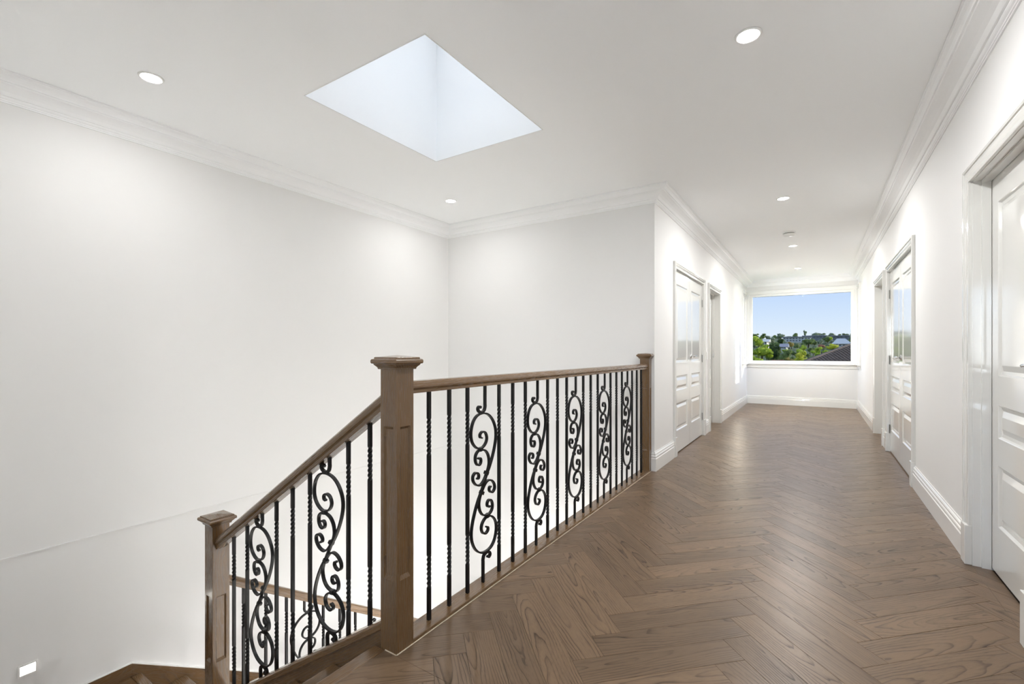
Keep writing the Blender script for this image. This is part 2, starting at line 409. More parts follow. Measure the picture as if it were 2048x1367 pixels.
def in_view(p):
    d = -p.x * sY + p.y * cY
    if d < 0.1: return False
    u = 1024 + FPX * (p.x * cY + p.y * sY) / d; v = 702.6 + FPX * CAM_H / d
    return -250 < u < 2300 and v < 1620
planks.sort(key=lambda t_: (0 if in_view(t_[0]) else 1, t_[0].length))
def plank_geo(cen, kind, pcs, me_v, me_f, logs, tones, org):
    lon = DA if kind == 0 else DB; acr = DB if kind == 0 else DA
    off = (rf.uniform(0, 60), rf.uniform(-0.05, 0.05), rf.choice((-1, 1)) * rf.uniform(0.012, 0.06)); ta, tb = rf.uniform(-0.05, 0.05), rf.choice((-1, 1)) * rf.uniform(0.015, 0.10)
    tn = rf.random(); lift = rf.uniform(-0.0003, 0.0003)
    for q in pcs:
        rings = [(inset(q, 0.00035), -0.006), (inset(q, 0.00035), -0.0006 + lift), (inset(q, 0.0011), 0.0 + lift)]
        b = len(me_v); n = len(q)
        for rg, z in rings:
            for p in rg:
                me_v.append((p[0] - org.x, p[1] - org.y, z)); d = Vector(p) - cen
                l, w_ = d.dot(lon), d.dot(acr)
                logs += [off[0] + l, off[1] + w_ + l * ta, off[2] + z + l * tb]; tones.append(tn)
        for i in range(2):
            for j in range(n):
                j2 = (j + 1) % n; me_f.append((b + i * n + j, b + i * n + j2, b + (i + 1) * n + j2, b + (i + 1) * n + j))
        me_f.append(tuple(b + 2 * n + j for j in range(n)))
def plank_mesh(name, items, org):
    V, F, Lg, Tn = [], [], [], []
    for it in items: plank_geo(*it, V, F, Lg, Tn, org)
    me = bpy.data.meshes.new(name); me.from_pydata(V, [], F); me.update()
    a = me.attributes.new('log', 'FLOAT_VECTOR', 'POINT'); a.data.foreach_set('vector', Lg)
    a = me.attributes.new('tone', 'FLOAT', 'POINT'); a.data.foreach_set('value', Tn)
    me.materials.append(M_FLOOR)
    ob = bpy.data.objects.new(name, me); COL.objects.link(ob); ob.parent = floor; ob.location = (org.x, org.y, 0)
    return ob
NP = 296
for it in planks[:NP]: plank_mesh('plank', [it], it[0])
rest = plank_mesh('far_planks', planks[NP:], Vector((0, 0))); rest['kind'] = 'stuff'
# pale joint between planks and the balustrade base
mb = MB(); mb.box(-1.3235, -1.3195, 1.2217, YB, -0.01, 0.0012); mb.box(-1.384, -1.3195, 1.2217, 1.2257, -0.01, 0.0012)
mb.build('joint', M_JOINT, floor)
# stair nosing board at the hall edge
mb = MB(); mb.box(XN, -1.3845, YS + 0.002, 1.2250, -0.03, 0.0015)
mb.build('nosing', M_OAK, floor, bevel=0.008, seg=3, log=(1, 21, 0.5))

# ---- cornices
CP = [(0, 0), (0.158, 0), (0.158, -0.007), (0.151, -0.010), (0.148, -0.019), (0.138, -0.030), (0.131, -0.044), (0.129, -0.054), (0.120, -0.054), (0.117, -0.060), (0.098, -0.064), (0.074, -0.072), (0.054, -0.083), (0.042, -0.096), (0.038, -0.100),
      (0.028, -0.100), (0.028, -0.106), (0.022, -0.112), (0.014, -0.116), (0.014, -0.122), (0.008, -0.124), (0.008, -0.130), (0, -0.130)]
PATH = [(XR, YR), (XR, YE), (XA, YE), (XA, YB), (XL, YB), (XL, YS), (XN, YS), (XN, YR)]
clab = ['moulded white cornice along the right hall wall', 'moulded white cornice above the end window', 'moulded white cornice above the left double doors', 'moulded white cornice across the stairwell back wall', 'long moulded white cornice along the left stairwell wall',
        'moulded white cornice above the stair flight', 'moulded white cornice behind the viewpoint on the left', 'moulded white cornice on the wall behind the viewpoint']
for i, mb in enumerate(sweep2(PATH, CP, True, lambda x, y, h: (x, y, ZC - 0.0005 + h))):
    struct(mb.build('trim_%d' % (i + 1), M_CORN), clab[i], 'cornice')
# thin shadow bead where the stairwell wall changes storey
mb = MB(); mb.box(XL, XL + 0.007, YS, YB, -0.046, -0.039)
struct(mb.build('trim_9', M_WALL), 'thin horizontal bead on the left stairwell wall', 'bead')
mb = MB(); mb.box(XL + 0.007, -1.40, YB - 0.005, YB, -0.046, -0.040)
struct(mb.build('trim_10', M_WALL), 'thin horizontal bead on the stairwell back wall', 'bead')

# ---- baseboards
BP = [(0, 0.0), (0.021, 0.0), (0.021, 0.118), (0.017, 0.124), (0.017, 0.132), (0.019, 0.138), (0.017, 0.146), (0.013, 0.150), (0.013, 0.158), (0.015, 0.163), (0.012, 0.170), (0.006, 0.176), (0.006, 0.182), (0, 0.182)]
AW = 0.075
def base(name, path, label):
    mb = MB()
    for s in sweep2(path, BP, False, lambda x, y, h: (x, y, h + 0.0004)): mb.add(s.v, s.f)
    struct(mb.build(name, M_TRIM), label, 'baseboard')
base('baseboard_left', [(XA, D1[0] - AW), (XA, YB), (-1.322, YB)], 'white baseboard from the far newel post to the double doors')
base('baseboard_left_middle', [(XA, D2[0] - AW), (XA, D1[1] + AW)], 'short white baseboard between the left double doors and doorway')
base('baseboard_end', [(XR, D5[1] + AW), (XR, YE), (XA, YE), (XA, D2[1] + AW)], 'white baseboard wrapping the window end of the hall')
base('baseboard_right_middle', [(XR, D4[1] + AW), (XR, D5[0] - AW)], 'short white baseboard between the right double doors and doorway')
base('baseboard_right', [(XR, D3[1] + AW), (XR, D4[0] - AW)], 'white baseboard between the near right door and the double doors')
base('baseboard_right_rear', [(XR, YR), (XR, D3[0] - AW)], 'white baseboard on the right wall beside the viewpoint')
base('baseboard_rear', [(XN, YS - 0.0), (XN, YR), (XR - 0.021, YR)], 'white baseboard behind the viewpoint')

# ---- doors
AP = [(0, 0), (0, 0.016), (0.004, 0.018), (0.016, 0.018), (0.020, 0.013), (0.026, 0.013), (0.034, 0.017), (0.044, 0.021), (0.052, 0.021), (0.056, 0.026), (0.068, 0.026), (0.072, 0.022), (0.075, 0.022), (0.075, 0)]
def lever(parent, mapf, s, z, t, d):
    """rose plus lever; d = direction of the lever along the wall; t = depth of the door face"""
    mb = MB(); mb.cyl(mapf(s, z, t), mapf(s, z, t - 0.010), 0.026, 0.026, 20); mb.cyl(mapf(s, z, t - 0.010), mapf(s, z, t - 0.050), 0.010, 0.010, 14)
    rings = []
    for i in range(9):
        k = i / 8; ss = s - d * 0.008 + d * 0.125 * k; dz = 0.004 * math.sin(k * math.pi); r = 0.0095 - 0.002 * k
        rings.append([mapf(ss, z + dz + r * math.sin(a), t - 0.050 + r * 0.8 * math.cos(a)) for a in [2 * math.pi * q / 10 for q in range(10)]])
    mb.loft(rings); mb.build('lever_handle', M_CHROME, parent, smooth=True)
def leaf(root, mapf, s0, s1, t, hinge_s=None, handle=None, name='door_leaf'):
    """three-panel door leaf between s0,s1; face at depth t (towards the room), 38 mm thick"""
    zb, zt = 0.012, DOORH - 0.004; st = 0.105
    pans = [(0.255, 0.565), (0.705, 0.872), (1.020, 1.905)]
    mb = MB(); holes = [(s0 + st, s1 - st, a, b) for a, b in pans]
    panel_wall(mb, mapf, s0, s1, zb, zt, holes, t, t + 0.038)
    lf = build_welded(mb, name, M_GLOSS, root)
    for a, b in pans:
        pm = MB(); rings = []
        for ins, dep in ((0, 0.0), (0.004, 0.003), (0.010, 0.011), (0.026, 0.013), (0.052, 0.003), (0.055, 0.002)):
            rings.append([mapf(s0 + st + ins, a + ins, t + dep), mapf(s1 - st - ins, a + ins, t + dep), mapf(s1 - st - ins, b - ins, t + dep), mapf(s0 + st + ins, b - ins, t + dep)])
        pm.loft(rings, cap=False); n = len(pm.v); pm.f.append((n - 4, n - 3, n - 2, n - 1))
        pm.build('panel', M_GLOSS, lf)
    if handle: lever(lf, mapf, handle[0], 1.085, t, handle[1])
    if hinge_s is not None:
        for zz in (0.26, 1.05, 1.80):
            hm = MB(); hm.cyl(mapf(hinge_s, zz - 0.05, t - 0.004), mapf(hinge_s, zz + 0.05, t - 0.004), 0.0065, n=10); hm.build('hinge', M_HINGE, lf)
    return lf
def doorway(name, mapf, d, depth, label, leaves, stop=None):
    s0, s1 = d; mid = (s0 + s1) / 2
    root = sroot(name, mapf(mid, 0, 0), label, 'door')
    # lining
    mb = MB()
    for a, b in ((s0, s0 + 0.004), (s1 - 0.004, s1)):
        mb.add([mapf(p, q, r) for p in (a, b) for q in (0.0005, DOORH) for r in (-0.001, T)], [(0, 1, 3, 2), (4, 6, 7, 5), (0, 4, 5, 1), (2, 3, 7, 6), (0, 2, 6, 4), (1, 5, 7, 3)])
    mb.add([mapf(p, q, r) for p in (s0 + 0.004, s1 - 0.004) for q in (DOORH - 0.004, DOORH) for r in (-0.001, T)], [(0, 1, 3, 2), (4, 6, 7, 5), (0, 4, 5, 1), (2, 3, 7, 6), (0, 2, 6, 4), (1, 5, 7, 3)])
    mb.build('jamb_lining', M_GLOSS, root)
    if stop:
        mb = MB()
        for a, b in ((s0 + 0.004, s0 + 0.016), (s1 - 0.016, s1 - 0.004)):
            mb.add([mapf(p, q, r) for p in (a, b) for q in (0.0005, DOORH - 0.004) for r in stop], [(0, 1, 3, 2), (4, 6, 7, 5), (0, 4, 5, 1), (2, 3, 7, 6), (0, 2, 6, 4), (1, 5, 7, 3)])
        mb.add([mapf(p, q, r) for p in (s0 + 0.016, s1 - 0.016) for q in (DOORH - 0.016, DOORH - 0.004) for r in stop], [(0, 1, 3, 2), (4, 6, 7, 5), (0, 4, 5, 1), (2, 3, 7, 6), (0, 2, 6, 4), (1, 5, 7, 3)])
        mb.build('door_stop', M_GLOSS, root)
    # architrave: up the near side, across, down the far side (outward = left of travel)
    mb = MB()
    for s in sweep2([(s1, 0.212), (s1, DOORH), (s0, DOORH), (s0, 0.212)], [(-a, h) for a, h in AP], False, lambda x, y, h: mapf(x, y, -h)): mb.add(s.v, s.f)
    mb.build('architrave', M_GLOSS, root)
    for a, b in ((s0 - 0.079, s0 + 0.0), (s1 - 0.0, s1 + 0.079)):
        pb = MB(); pb.add([mapf(p, q, r) for p in (a, b) for q in (0.0005, 0.212) for r in (0, -0.031)], [(0, 1, 3, 2), (4, 6, 7, 5), (0, 4, 5, 1), (2, 3, 7, 6), (0, 2, 6, 4), (1, 5, 7, 3)])
        pb.build('plinth_block', M_GLOSS, root, bevel=0.003, seg=2)
    for lf in leaves: leaf(root, mapf, **lf)
    return root
m1 = (D1[0] + D1[1]) / 2; m4 = (D4[0] + D4[1]) / 2; g = 0.006
doorway('door_1', mxa, D1, T, 'white double doors with raised panels on the left hall wall',
        [dict(s0=D1[0] + g, s1=m1 - 0.0015, t=0.010, hinge_s=D1[0] + 0.004), dict(s0=m1 + 0.0015, s1=D1[1] - g, t=0.010, hinge_s=D1[1] - 0.004, handle=(m1 + 0.055, 1))])
doorway('door_2', mxa, D2, T, 'white doorway on the left hall wall beyond the double doors', [dict(s0=D2[0] + g, s1=D2[1] - g, t=0.112)], stop=(0.075, 0.108))
doorway('door_3', mxr, D3, T, 'near white panelled door cut off by the right edge of the picture', [dict(s0=D3[0] + g, s1=D3[1] - g, t=0.072, hinge_s=None, handle=(D3[0] + 0.065, 1))], stop=(0.034, 0.070))
doorway('door_4', mxr, D4, T, 'white double doors with raised panels on the right hall wall',
        [dict(s0=D4[0] + g, s1=m4 - 0.0015, t=0.010, hinge_s=D4[0] + 0.004, handle=(m4 - 0.055, -1)), dict(s0=m4 + 0.0015, s1=D4[1] - g, t=0.010, hinge_s=D4[1] - 0.004)])
doorway('door_5', mxr, D5, T, 'white doorway on the right hall wall beyond the double doors', [dict(s0=D5[0] + g, s1=D5[1] - g, t=0.112)], stop=(0.075, 0.108))
# strike plate on the jamb of the left doorway
sp_ = MB(); sp_.box(XA - 0.098, XA - 0.072, D2[1] - 0.0175, D2[1] - 0.016, 1.05, 1.11); sp_.build('strike_plate', M_CHROME, bpy.data.objects['door_2'])

# ---- windows
def frame_rect(mb, mapf, o_, i_, t0, t1):
    """rectangular frame between outer o_ and inner i_ (s0,s1,z0,z1)"""
    panel_wall(mb, mapf, o_[0], o_[1], o_[2], o_[3], [i_], t0, t1); return mb
def pane(mapf, r, t, mat, root):
    mb = MB(); mb.add([mapf(p, q, k) for p in r[:2] for q in r[2:] for k in (t, t + 0.006)], [(0, 1, 3, 2), (4, 6, 7, 5), (0, 4, 5, 1), (2, 3, 7, 6), (0, 2, 6, 4), (1, 5, 7, 3)])
    return mb.build('pane', mat, root)
w1 = sroot('window_1', (-0.3, YE, 0.87), 'wide picture window at the end of the hall framing hillside and blue sky', 'window')
mb = MB(); frame_rect(mb, mye, EWH, EW, 0.004, 0.07); build_welded(mb, 'sash_frame', M_TRIM, w1)
pane(mye, (EW[0] - 0.01, EW[1] + 0.01, EW[2] - 0.01, EW[3] + 0.01), 0.045, M_GLASS, w1)
mb = MB(); mb.box(XA, XR, YE - 0.055, YE + 0.004, 0.868, 0.895); mb.box(XA, XA + 0.05, 10.76, YE - 0.055, 0.868, 0.895); mb.box(XR - 0.05, XR, 10.76, YE - 0.055, 0.868, 0.895)
mb.build('sill', M_TRIM, w1, bevel=0.006, seg=2)
mb = MB(); mb.box(XA + 0.016, XR - 0.016, YE - 0.016, YE, 0.795, 0.868); mb.box(XA, XA + 0.016, 10.78, YE, 0.795, 0.868); mb.box(XR - 0.016, XR, 10.78, YE, 0.795, 0.868)
mb.build('apron', M_TRIM, w1, bevel=0.004, seg=2)
mb = MB(); mb.box(XA, XR, YE - 0.022, YE, 2.398, 2.475); mb.build('head_architrave', M_TRIM, w1, bevel=0.004)
for sd, (a, b) in enumerate(((XA, EWH[0]), (EWH[1], XR))):
    mb = MB(); mb.box(a, b, YE - 0.020, YE, 0.895, 2.398); mb.build('side_architrave', M_TRIM, w1, bevel=0.004)
for nm, mp_, lab in (('window_2', mxa, 'narrow side window in the left hall wall beside the picture window'), ('window_3', mxr, 'narrow side window in the right hall wall beside the picture window')):
    r = sroot(nm, mp_((SW[0] + SW[1]) / 2, SW[2], 0), lab, 'window')
    mb = MB(); frame_rect(mb, mp_, SW, (SW[0] + 0.04, SW[1] - 0.04, SW[2] + 0.045, SW[3] - 0.045), 0.03, 0.09); build_welded(mb, 'sash_frame', M_TRIM, r)
    pane(mp_, (SW[0] + 0.035, SW[1] - 0.035, SW[2] + 0.04, SW[3] - 0.04), 0.06, M_CLEAR, r)
    mb = MB()
    for s in sweep2([(SW[1], SW[3]), (SW[0], SW[3]), (SW[0], 0.895)], [(-a, h) for a, h in AP], False, lambda x, y, h: mp_(x, y, -h)): mb.add(s.v, s.f)
    mb.build('architrave', M_TRIM, r)
r = sroot('fill_window', ((FILL_WIN[0] + FILL_WIN[1]) / 2, YR, FILL_WIN[2]), 'unseen fill window added in the hall wall behind the viewpoint', 'window')
mrr = lambda s, z, t: (s, YR - t, z)
mb = MB(); frame_rect(mb, mrr, FILL_WIN, (FILL_WIN[0] + 0.05, FILL_WIN[1] - 0.05, FILL_WIN[2] + 0.05, FILL_WIN[3] - 0.05), 0.03, 0.09); build_welded(mb, 'sash_frame', M_TRIM, r)
pane(mrr, (FILL_WIN[0] + 0.045, FILL_WIN[1] - 0.045, FILL_WIN[2] + 0.045, FILL_WIN[3] - 0.045), 0.06, M_CLEAR, r)
# roof light: plastered shaft with a glazed top
SH = 1.15
r = sroot('window_5', ((SKY[0] + SKY[1]) / 2, (SKY[2] + SKY[3]) / 2, ZC), 'square skylight shaft in the ceiling above the stairwell', 'skylight')
mb = MB(); panel_wall(mb, lambda s, z, t: (s, z, ZC + 0.0 + t), SKY[0] - 0.03, SKY[1] + 0.03, SKY[2] - 0.03, SKY[3] + 0.03, [SKY], 0.12, SH); build_welded(mb, 'shaft', M_CEIL, r)
mb = MB(); panel_wall(mb, lambda s, z, t: (s, z, ZC + t), SKY[0] - 0.004, SKY[1] + 0.004, SKY[2] - 0.004, SKY[3] + 0.004, [SKY], -0.0025, 0.0); build_welded(mb, 'edge_bead', M_TRIM, r)
mb = MB(); panel_wall(mb, lambda s, z, t: (s, z, ZC + t), SKY[0], SKY[1], SKY[2], SKY[3], [(SKY[0] + 0.04, SKY[1] - 0.04, SKY[2] + 0.04, SKY[3] - 0.04)], SH - 0.06, SH); build_welded(mb, 'sash_frame', M_TRIM, r)
mb = MB(); mb.box(SKY[0] + 0.03, SKY[1] - 0.03, SKY[2] + 0.03, SKY[3] - 0.03, ZC + SH - 0.035, ZC + SH - 0.028); mb.build('pane', M_SKYL, r)

# ================================================================== LAMPS AND FITTINGS
ring_me = None
def downlight(x, y, label, power=LAMP_W, z=None):
    z = ZC if z is None else z
    global ring_me, lens_me
    t = thing('recessed_downlight', (x, y, z), label, 'downlight', 'recessed ceiling downlights')
    if ring_me is None:
        mb = MB(); pr = [(0.047, -0.0005), (0.049, -0.006), (0.052, -0.008), (0.058, -0.006), (0.061, -0.0005)]
        n = 28; rings = [[(a * math.cos(2 * math.pi * i / n), a * math.sin(2 * math.pi * i / n), z) for a, z in pr] for i in range(n)]
        mb.loft(rings + [rings[0]], cap=False); o1 = mb.build('trim_ring', M_PLASTIC, None, smooth=True); ring_me = o1.data; bpy.data.objects.remove(o1)
        mb = MB(); mb.loft([[(0.0485 * math.cos(2 * math.pi * i / n), 0.0485 * math.sin(2 * math.pi * i / n), z) for i in range(n)] for z in (-0.004, -0.001)]); o1 = mb.build('lens', M_LENS); lens_me = o1.data; bpy.data.objects.remove(o1)
    for nm, me in (('trim_ring', ring_me), ('lens', lens_me)):
        c = bpy.data.objects.new(nm, me); COL.objects.link(c); c.parent = t
    ld = bpy.data.lights.new('downlight_lamp', 'AREA'); ld.shape = 'DISK'; ld.size = 0.094; ld.energy = power; ld.color = (1.0, 0.99, 0.978)
    lo = bpy.data.objects.new('downlight_lamp', ld); COL.objects.link(lo); lo.parent = t; lo.location = (0, 0, -0.0075)
downlight(-3.155, 1.08, 'recessed downlight in the stairwell ceiling nearest the left edge of the picture', STAIR_W)
downlight(-3.150, 3.657, 'recessed downlight near the inner corner of the stairwell ceiling', STAIR_W)
downlight(-0.278, 2.544, 'large recessed downlight at the top right of the picture, in the hall ceiling')
downlight(-0.278, 5.446, 'recessed hall downlight just before the smoke detector')
downlight(-0.283, 7.963, 'recessed hall downlight just beyond the smoke detector')
downlight(-0.285, 10.165, 'small recessed hall downlight farthest away near the picture window', 8.0)
downlight(-0.280, -0.356, 'unseen hall downlight added behind the viewpoint to continue the row', 9.0)  # unseen lamp added for light, spaced like the visible row
for fx, fy, fl in ((-0.9, 1.2, 'near the stairs at the front'), (-0.9, 3.4, 'near the stairs at the back'), (0.2, 1.2, 'by the right wall at the front'), (0.2, 3.4, 'by the right wall at the back')):
    downlight(fx, fy, 'unseen fill downlight added in the foyer ceiling below, ' + fl, FOYER_FILL_W, ZF)  # unseen lamps added to brighten the lower stairwell walls
t = thing('smoke_detector', (-0.293, 7.037, ZC), 'round white smoke detector on the hall ceiling between two downlights', 'smoke detector')
def lathe(mb, cx, cy, cz, prof, n=28):
    mb.loft([[(cx + a * math.cos(2 * math.pi * i / n), cy + a * math.sin(2 * math.pi * i / n), cz + z) for i in range(n)] for a, z in prof])
mb = MB(); lathe(mb, -0.293, 7.037, ZC, [(0.076, -0.0005), (0.078, -0.014), (0.074, -0.016)]); mb.build('base', M_PLASTIC, t, smooth=False)
mb = MB(); lathe(mb, -0.293, 7.037, ZC, [(0.062, -0.016), (0.062, -0.026)]); mb.build('sensor_slot', M_HINGE, t)
mb = MB(); lathe(mb, -0.293, 7.037, ZC, [(0.070, -0.026), (0.070, -0.036), (0.058, -0.048), (0.024, -0.052)]); mb.build('cover', M_PLASTIC, t)
# step light in the stairwell wall
t = thing('step_light', (XL, 0.725, -0.7275), 'small glowing rectangular step light low on the left stairwell wall', 'step light')
mb = MB(); panel_wall(mb, mxl, 0.682, 0.768, -0.763, -0.692, [(0.692, 0.758, -0.753, -0.702)], -0.003, 0.0); build_welded(mb, 'bezel', M_PLASTIC, t)
mb = MB(); mb.box(XL - 0.012, XL - 0.004, 0.6905, 0.7595, -0.7545, -0.7005); mb.build('lens', M_STEPL, t)
# light switch
t = thing('light_switch', (XA, 7.02, 1.085), 'small white light switch beside the left doorway', 'switch')
mb = MB(); mb.box(XA + 0.0002, XA + 0.009, 6.985, 7.058, 1.03, 1.145); mb.build('plate', M_PLASTIC, t, bevel=0.003)
mb = MB(); mb.box(XA + 0.009, XA + 0.013, 7.010, 7.033, 1.07, 1.105); mb.build('rocker', M_PLASTIC, t, bevel=0.001)

# ================================================================== STAIRS
RISE, GO = 0.175, 0.271
NY = 1.2703
cap_z = lambda x: -0.165 + 0.643 * (x + 1.826)
t = thing('stair_flight', (-2.1, 0.7, -1.05), 'stained oak stair flight descending left from the hall newel post', 'stairs', 'stair flights')
for k in range(1, 6):
    nx = XN - GO * k; z = -RISE * k
    mb = MB(); mb.box(nx, nx + GO + 0.012, YS + 0.001, 1.2345, z - 0.03, z); mb.build('tread', M_OAK, t, bevel=0.009, seg=3, log=(1, 100 + k))
for k in range(0, 6):
    nx = XN - GO * k; z = -RISE * k
    mb = MB(); mb.box(nx + 0.024, nx + 0.040, YS + 0.001, 1.2345, z - RISE + 0.0005, z - 0.0305); mb.build('riser', M_OAK, t, log=(1, 120 + k))
def raked(mb, p0, p1, prof, axis):
    """loft of a (across, vertical) profile between plumb-cut ends p0,p1; axis = travel axis"""
    rr = []
    for p in (p0, p1):
        rr.append([(p[0], p[1] + a, p[2] + h) if axis == 'x' else (p[0] + a, p[1], p[2] + h) for a, h in prof])
    mb.loft(rr); return mb
x0, x1 = -1.4127, -2.7618
mb = MB(); raked(mb, (x0, NY, cap_z(x0)), (x1, NY, cap_z(x1)), [(-0.035, -0.34), (0.035, -0.34), (0.035, -0.037), (-0.035, -0.037)], 'x'); mb.build('stringer', M_OAK, t, log=(0, 131, None, 0.643))
mb = MB(); raked(mb, (x0, NY, cap_z(x0)), (x1, NY, cap_z(x1)), [(-0.0445, -0.0365), (0.0445, -0.0365), (0.0445, -0.008), (0.038, 0.0), (-0.038, 0.0), (-0.0445, -0.008)], 'x'); mb.build('stringer_cap', M_OAK, t, bevel=0.003, log=(0, 132, None, 0.643))
# landing
ZL = -1.05; YLN = 1.27
t = thing('stair_landing', (-3.35, 0.7, ZL), 'stained oak stair landing in the corner below the left wall', 'landing')
for i in range(5):
    a = XL + 0.019 + i * (abs(XL + 0.019) - 2.802) / 5; b = a + (abs(XL + 0.019) - 2.802) / 5
    mb = MB(); mb.box(a + 0.0008, b - 0.0008, YS + 0.001, YLN - 0.062, ZL - 0.03, ZL); mb.build('board', M_OAK, t, bevel=0.001, seg=1, log=(1, 140 + i))
mb = MB(); mb.box(XL + 0.02, -2.852, YLN - 0.061, YLN, ZL - 0.035, ZL); mb.build('nosing', M_OAK, t, bevel=0.010, seg=3, log=(0, 150))
mb = MB(); mb.box(XL + 0.0005, XL + 0.018, YS + 0.001, 1.218, ZL - 0.03, -0.966); mb.build('skirting', M_OAK, t, bevel=0.002, log=(1, 151))
mb = MB(); mb.box(XL + 0.0005, XL + 0.0185, YS + 0.001, 1.218, -0.966, -0.961); mb.build('paint_bead', M_TRIM, t)
# lower flight
GL = 0.270; SL = RISE / GL
t2 = thing('stair_flight', (-3.35, 2.6, ZB), 'lower oak stair flight descending along the left wall from the landing', 'stairs', 'stair flights')
XS = -2.8065
for j in range(1, 11):
    ny = YLN + GL * j; z = ZL - RISE * j
    mb = MB(); mb.box(XL + 0.02, XS - 0.036, ny - GL - 0.012, ny, z - 0.03, z); mb.build('tread', M_OAK, t2, bevel=0.009, seg=3, log=(0, 160 + j))
for j in range(0, 11):
    ny = YLN + GL * j; z = ZL - RISE * j
    mb = MB(); mb.box(XL + 0.02, XS - 0.036, ny - 0.040, ny - 0.024, z - RISE + 0.0005, z - 0.0355); mb.build('riser', M_OAK, t2, log=(0, 180 + j))
lz = lambda y: -0.966 - SL * (y - 1.218)
for nm, xx0, xx1, hh0, hh1, mt in (('wall_string', XL + 0.0005, XL + 0.018, -0.30, 0.0, M_OAK), ('paint_bead', XL + 0.0005, XL + 0.0185, 0.0, 0.006, M_TRIM)):
    mb = MB(); raked(mb, (0, 1.218, lz(1.218)), (0, 4.0, lz(4.0)), [(xx0, hh0), (xx1, hh0), (xx1, hh1), (xx0, hh1)], 'y'); mb.build(nm, mt, t2, log=(1, 200, None, -SL) if mt is M_OAK else None)
ya, yb = 1.3150, 4.004
mb = MB(); raked(mb, (XS, ya, lz(ya)), (XS, yb, lz(yb)), [(-0.035, -0.30), (0.035, -0.30), (0.035, -0.037), (-0.035, -0.037)], 'y'); mb.build('stringer', M_OAK, t2, log=(1, 201, None, -SL))
mb = MB(); raked(mb, (XS, ya, lz(ya)), (XS, yb, lz(yb)), [(-0.0445, -0.0365), (0.0445, -0.0365), (0.0445, 0.0), (-0.0445, 0.0)], 'y'); mb.build('stringer_cap', M_OAK, t2, bevel=0.003, log=(1, 202, None, -SL))

# ---- newel posts
def newel(cx, cy, z0, ztop, pan, label, half=False, seed=1):
    t = thing('newel_post', (cx, cy, z0), label, 'newel post', 'oak newel posts')
    hw = 0.0445; mb = MB(); zs = ztop - 0.053
    y1 = 0.0305 if half else hw
    def face(pf, w0, w1):
        # pf(a, z, d): a across, d inwards
        A0, A1 = w0, w1; in0, in1 = w0 + 0.018, w1 - 0.018; pa, pb = pan
        q = lambda L_: mb.add([pf(*p) for p in L_], [tuple(range(len(L_)))])
        q([(A0, z0, 0), (A1, z0, 0), (A1, pa, 0), (A0, pa, 0)]); q([(A0, pb, 0), (A1, pb, 0), (A1, zs, 0), (A0, zs, 0)])
        q([(A0, pa, 0), (in0, pa, 0), (in0, pb, 0), (A0, pb, 0)]); q([(in1, pa, 0), (A1, pa, 0), (A1, pb, 0), (in1, pb, 0)])
        o = [(in0, pa), (in1, pa), (in1, pb), (in0, pb)]; dd = 0.007
        inn = [(in0 + 0.007, pa + 0.016), (in1 - 0.007, pa + 0.016), (in1 - 0.007, pb - 0.010), (in0 + 0.007, pb - 0.010)]
        for i in range(4):
            k = (i + 1) % 4; q([(*o[i], 0), (*o[k], 0), (*inn[k], dd), (*inn[i], dd)])
        q([(*p, dd) for p in inn])
    face(lambda a, z, d: (cx + a, cy - hw + d, z), -hw, hw)
    face(lambda a, z, d: (cx + hw - d, cy + a, z), -hw, y1)
    face(lambda a, z, d: (cx - a, cy + y1 - d, z), -hw, hw)
    face(lambda a, z, d: (cx - hw + d, cy - a, z), -y1, hw)
    mb.add([(cx - hw, cy - hw, z0), (cx + hw, cy - hw, z0), (cx + hw, cy + y1, z0), (cx - hw, cy + y1, z0)], [(0, 1, 2, 3)])
    ob = build_welded(mb, 'shaft', M_OAK, t); wood_attr(ob.data, 2, seed)
    md = ob.modifiers.new('bevel', 'BEVEL'); md.width = 0.0018; md.segments = 2; md.limit_method = 'ANGLE'; md.angle_limit = math.radians(50)
    prof = [(hw + 0.0005, -0.054), (0.052, -0.054), (0.0525, -0.049), (0.056, -0.044), (0.062, -0.038), (0.0635, -0.036), (0.0635, -0.033), (0.069, -0.0325), (0.0715, -0.029), (0.0715, -0.020), (0.069, -0.0155), (0.0625, -0.014), (0.0620, -0.0125)]
    prof2 = [(0.0615, -0.0127), (0.0615, -0.0085), (0.058, -0.0070), (0.0015, -0.0005)]
    def rg(a, z):
        b1 = min(a, 0.0305) if half else a
        return [(cx - a, cy - a, ztop + z), (cx + a, cy - a, ztop + z), (cx + a, cy + b1, ztop + z), (cx - a, cy + b1, ztop + z)]
    mb = MB(); mb.loft([rg(a, z) for a, z in prof]); mb.build('cap_moulding', M_OAK, t, bevel=0.0012, seg=1, log=(0, seed + 1))
    mb = MB(); mb.loft([rg(a, z) for a, z in prof2]); mb.build('cap_top', M_OAK, t, log=(0, seed + 2))
    return t
newel(-1.368, NY, -0.40, 1.131, (0.272, 0.858), 'tall oak newel post at the head of the stairs', seed=301)
newel(XS, NY, -1.35, 0.238, (-0.568, -0.205), 'oak newel post at the stair landing, left of the taller one', seed=311)
newel(-1.368, 4.4405, 0.0, 1.131, (0.20, 0.80), 'half newel post against the wall corner at the far end of the balustrade', half=True, seed=321)
newel(XS, 4.055, ZB, -1.62, (-2.55, -2.2), 'oak newel post at the foot of the lower stair flight', seed=331)

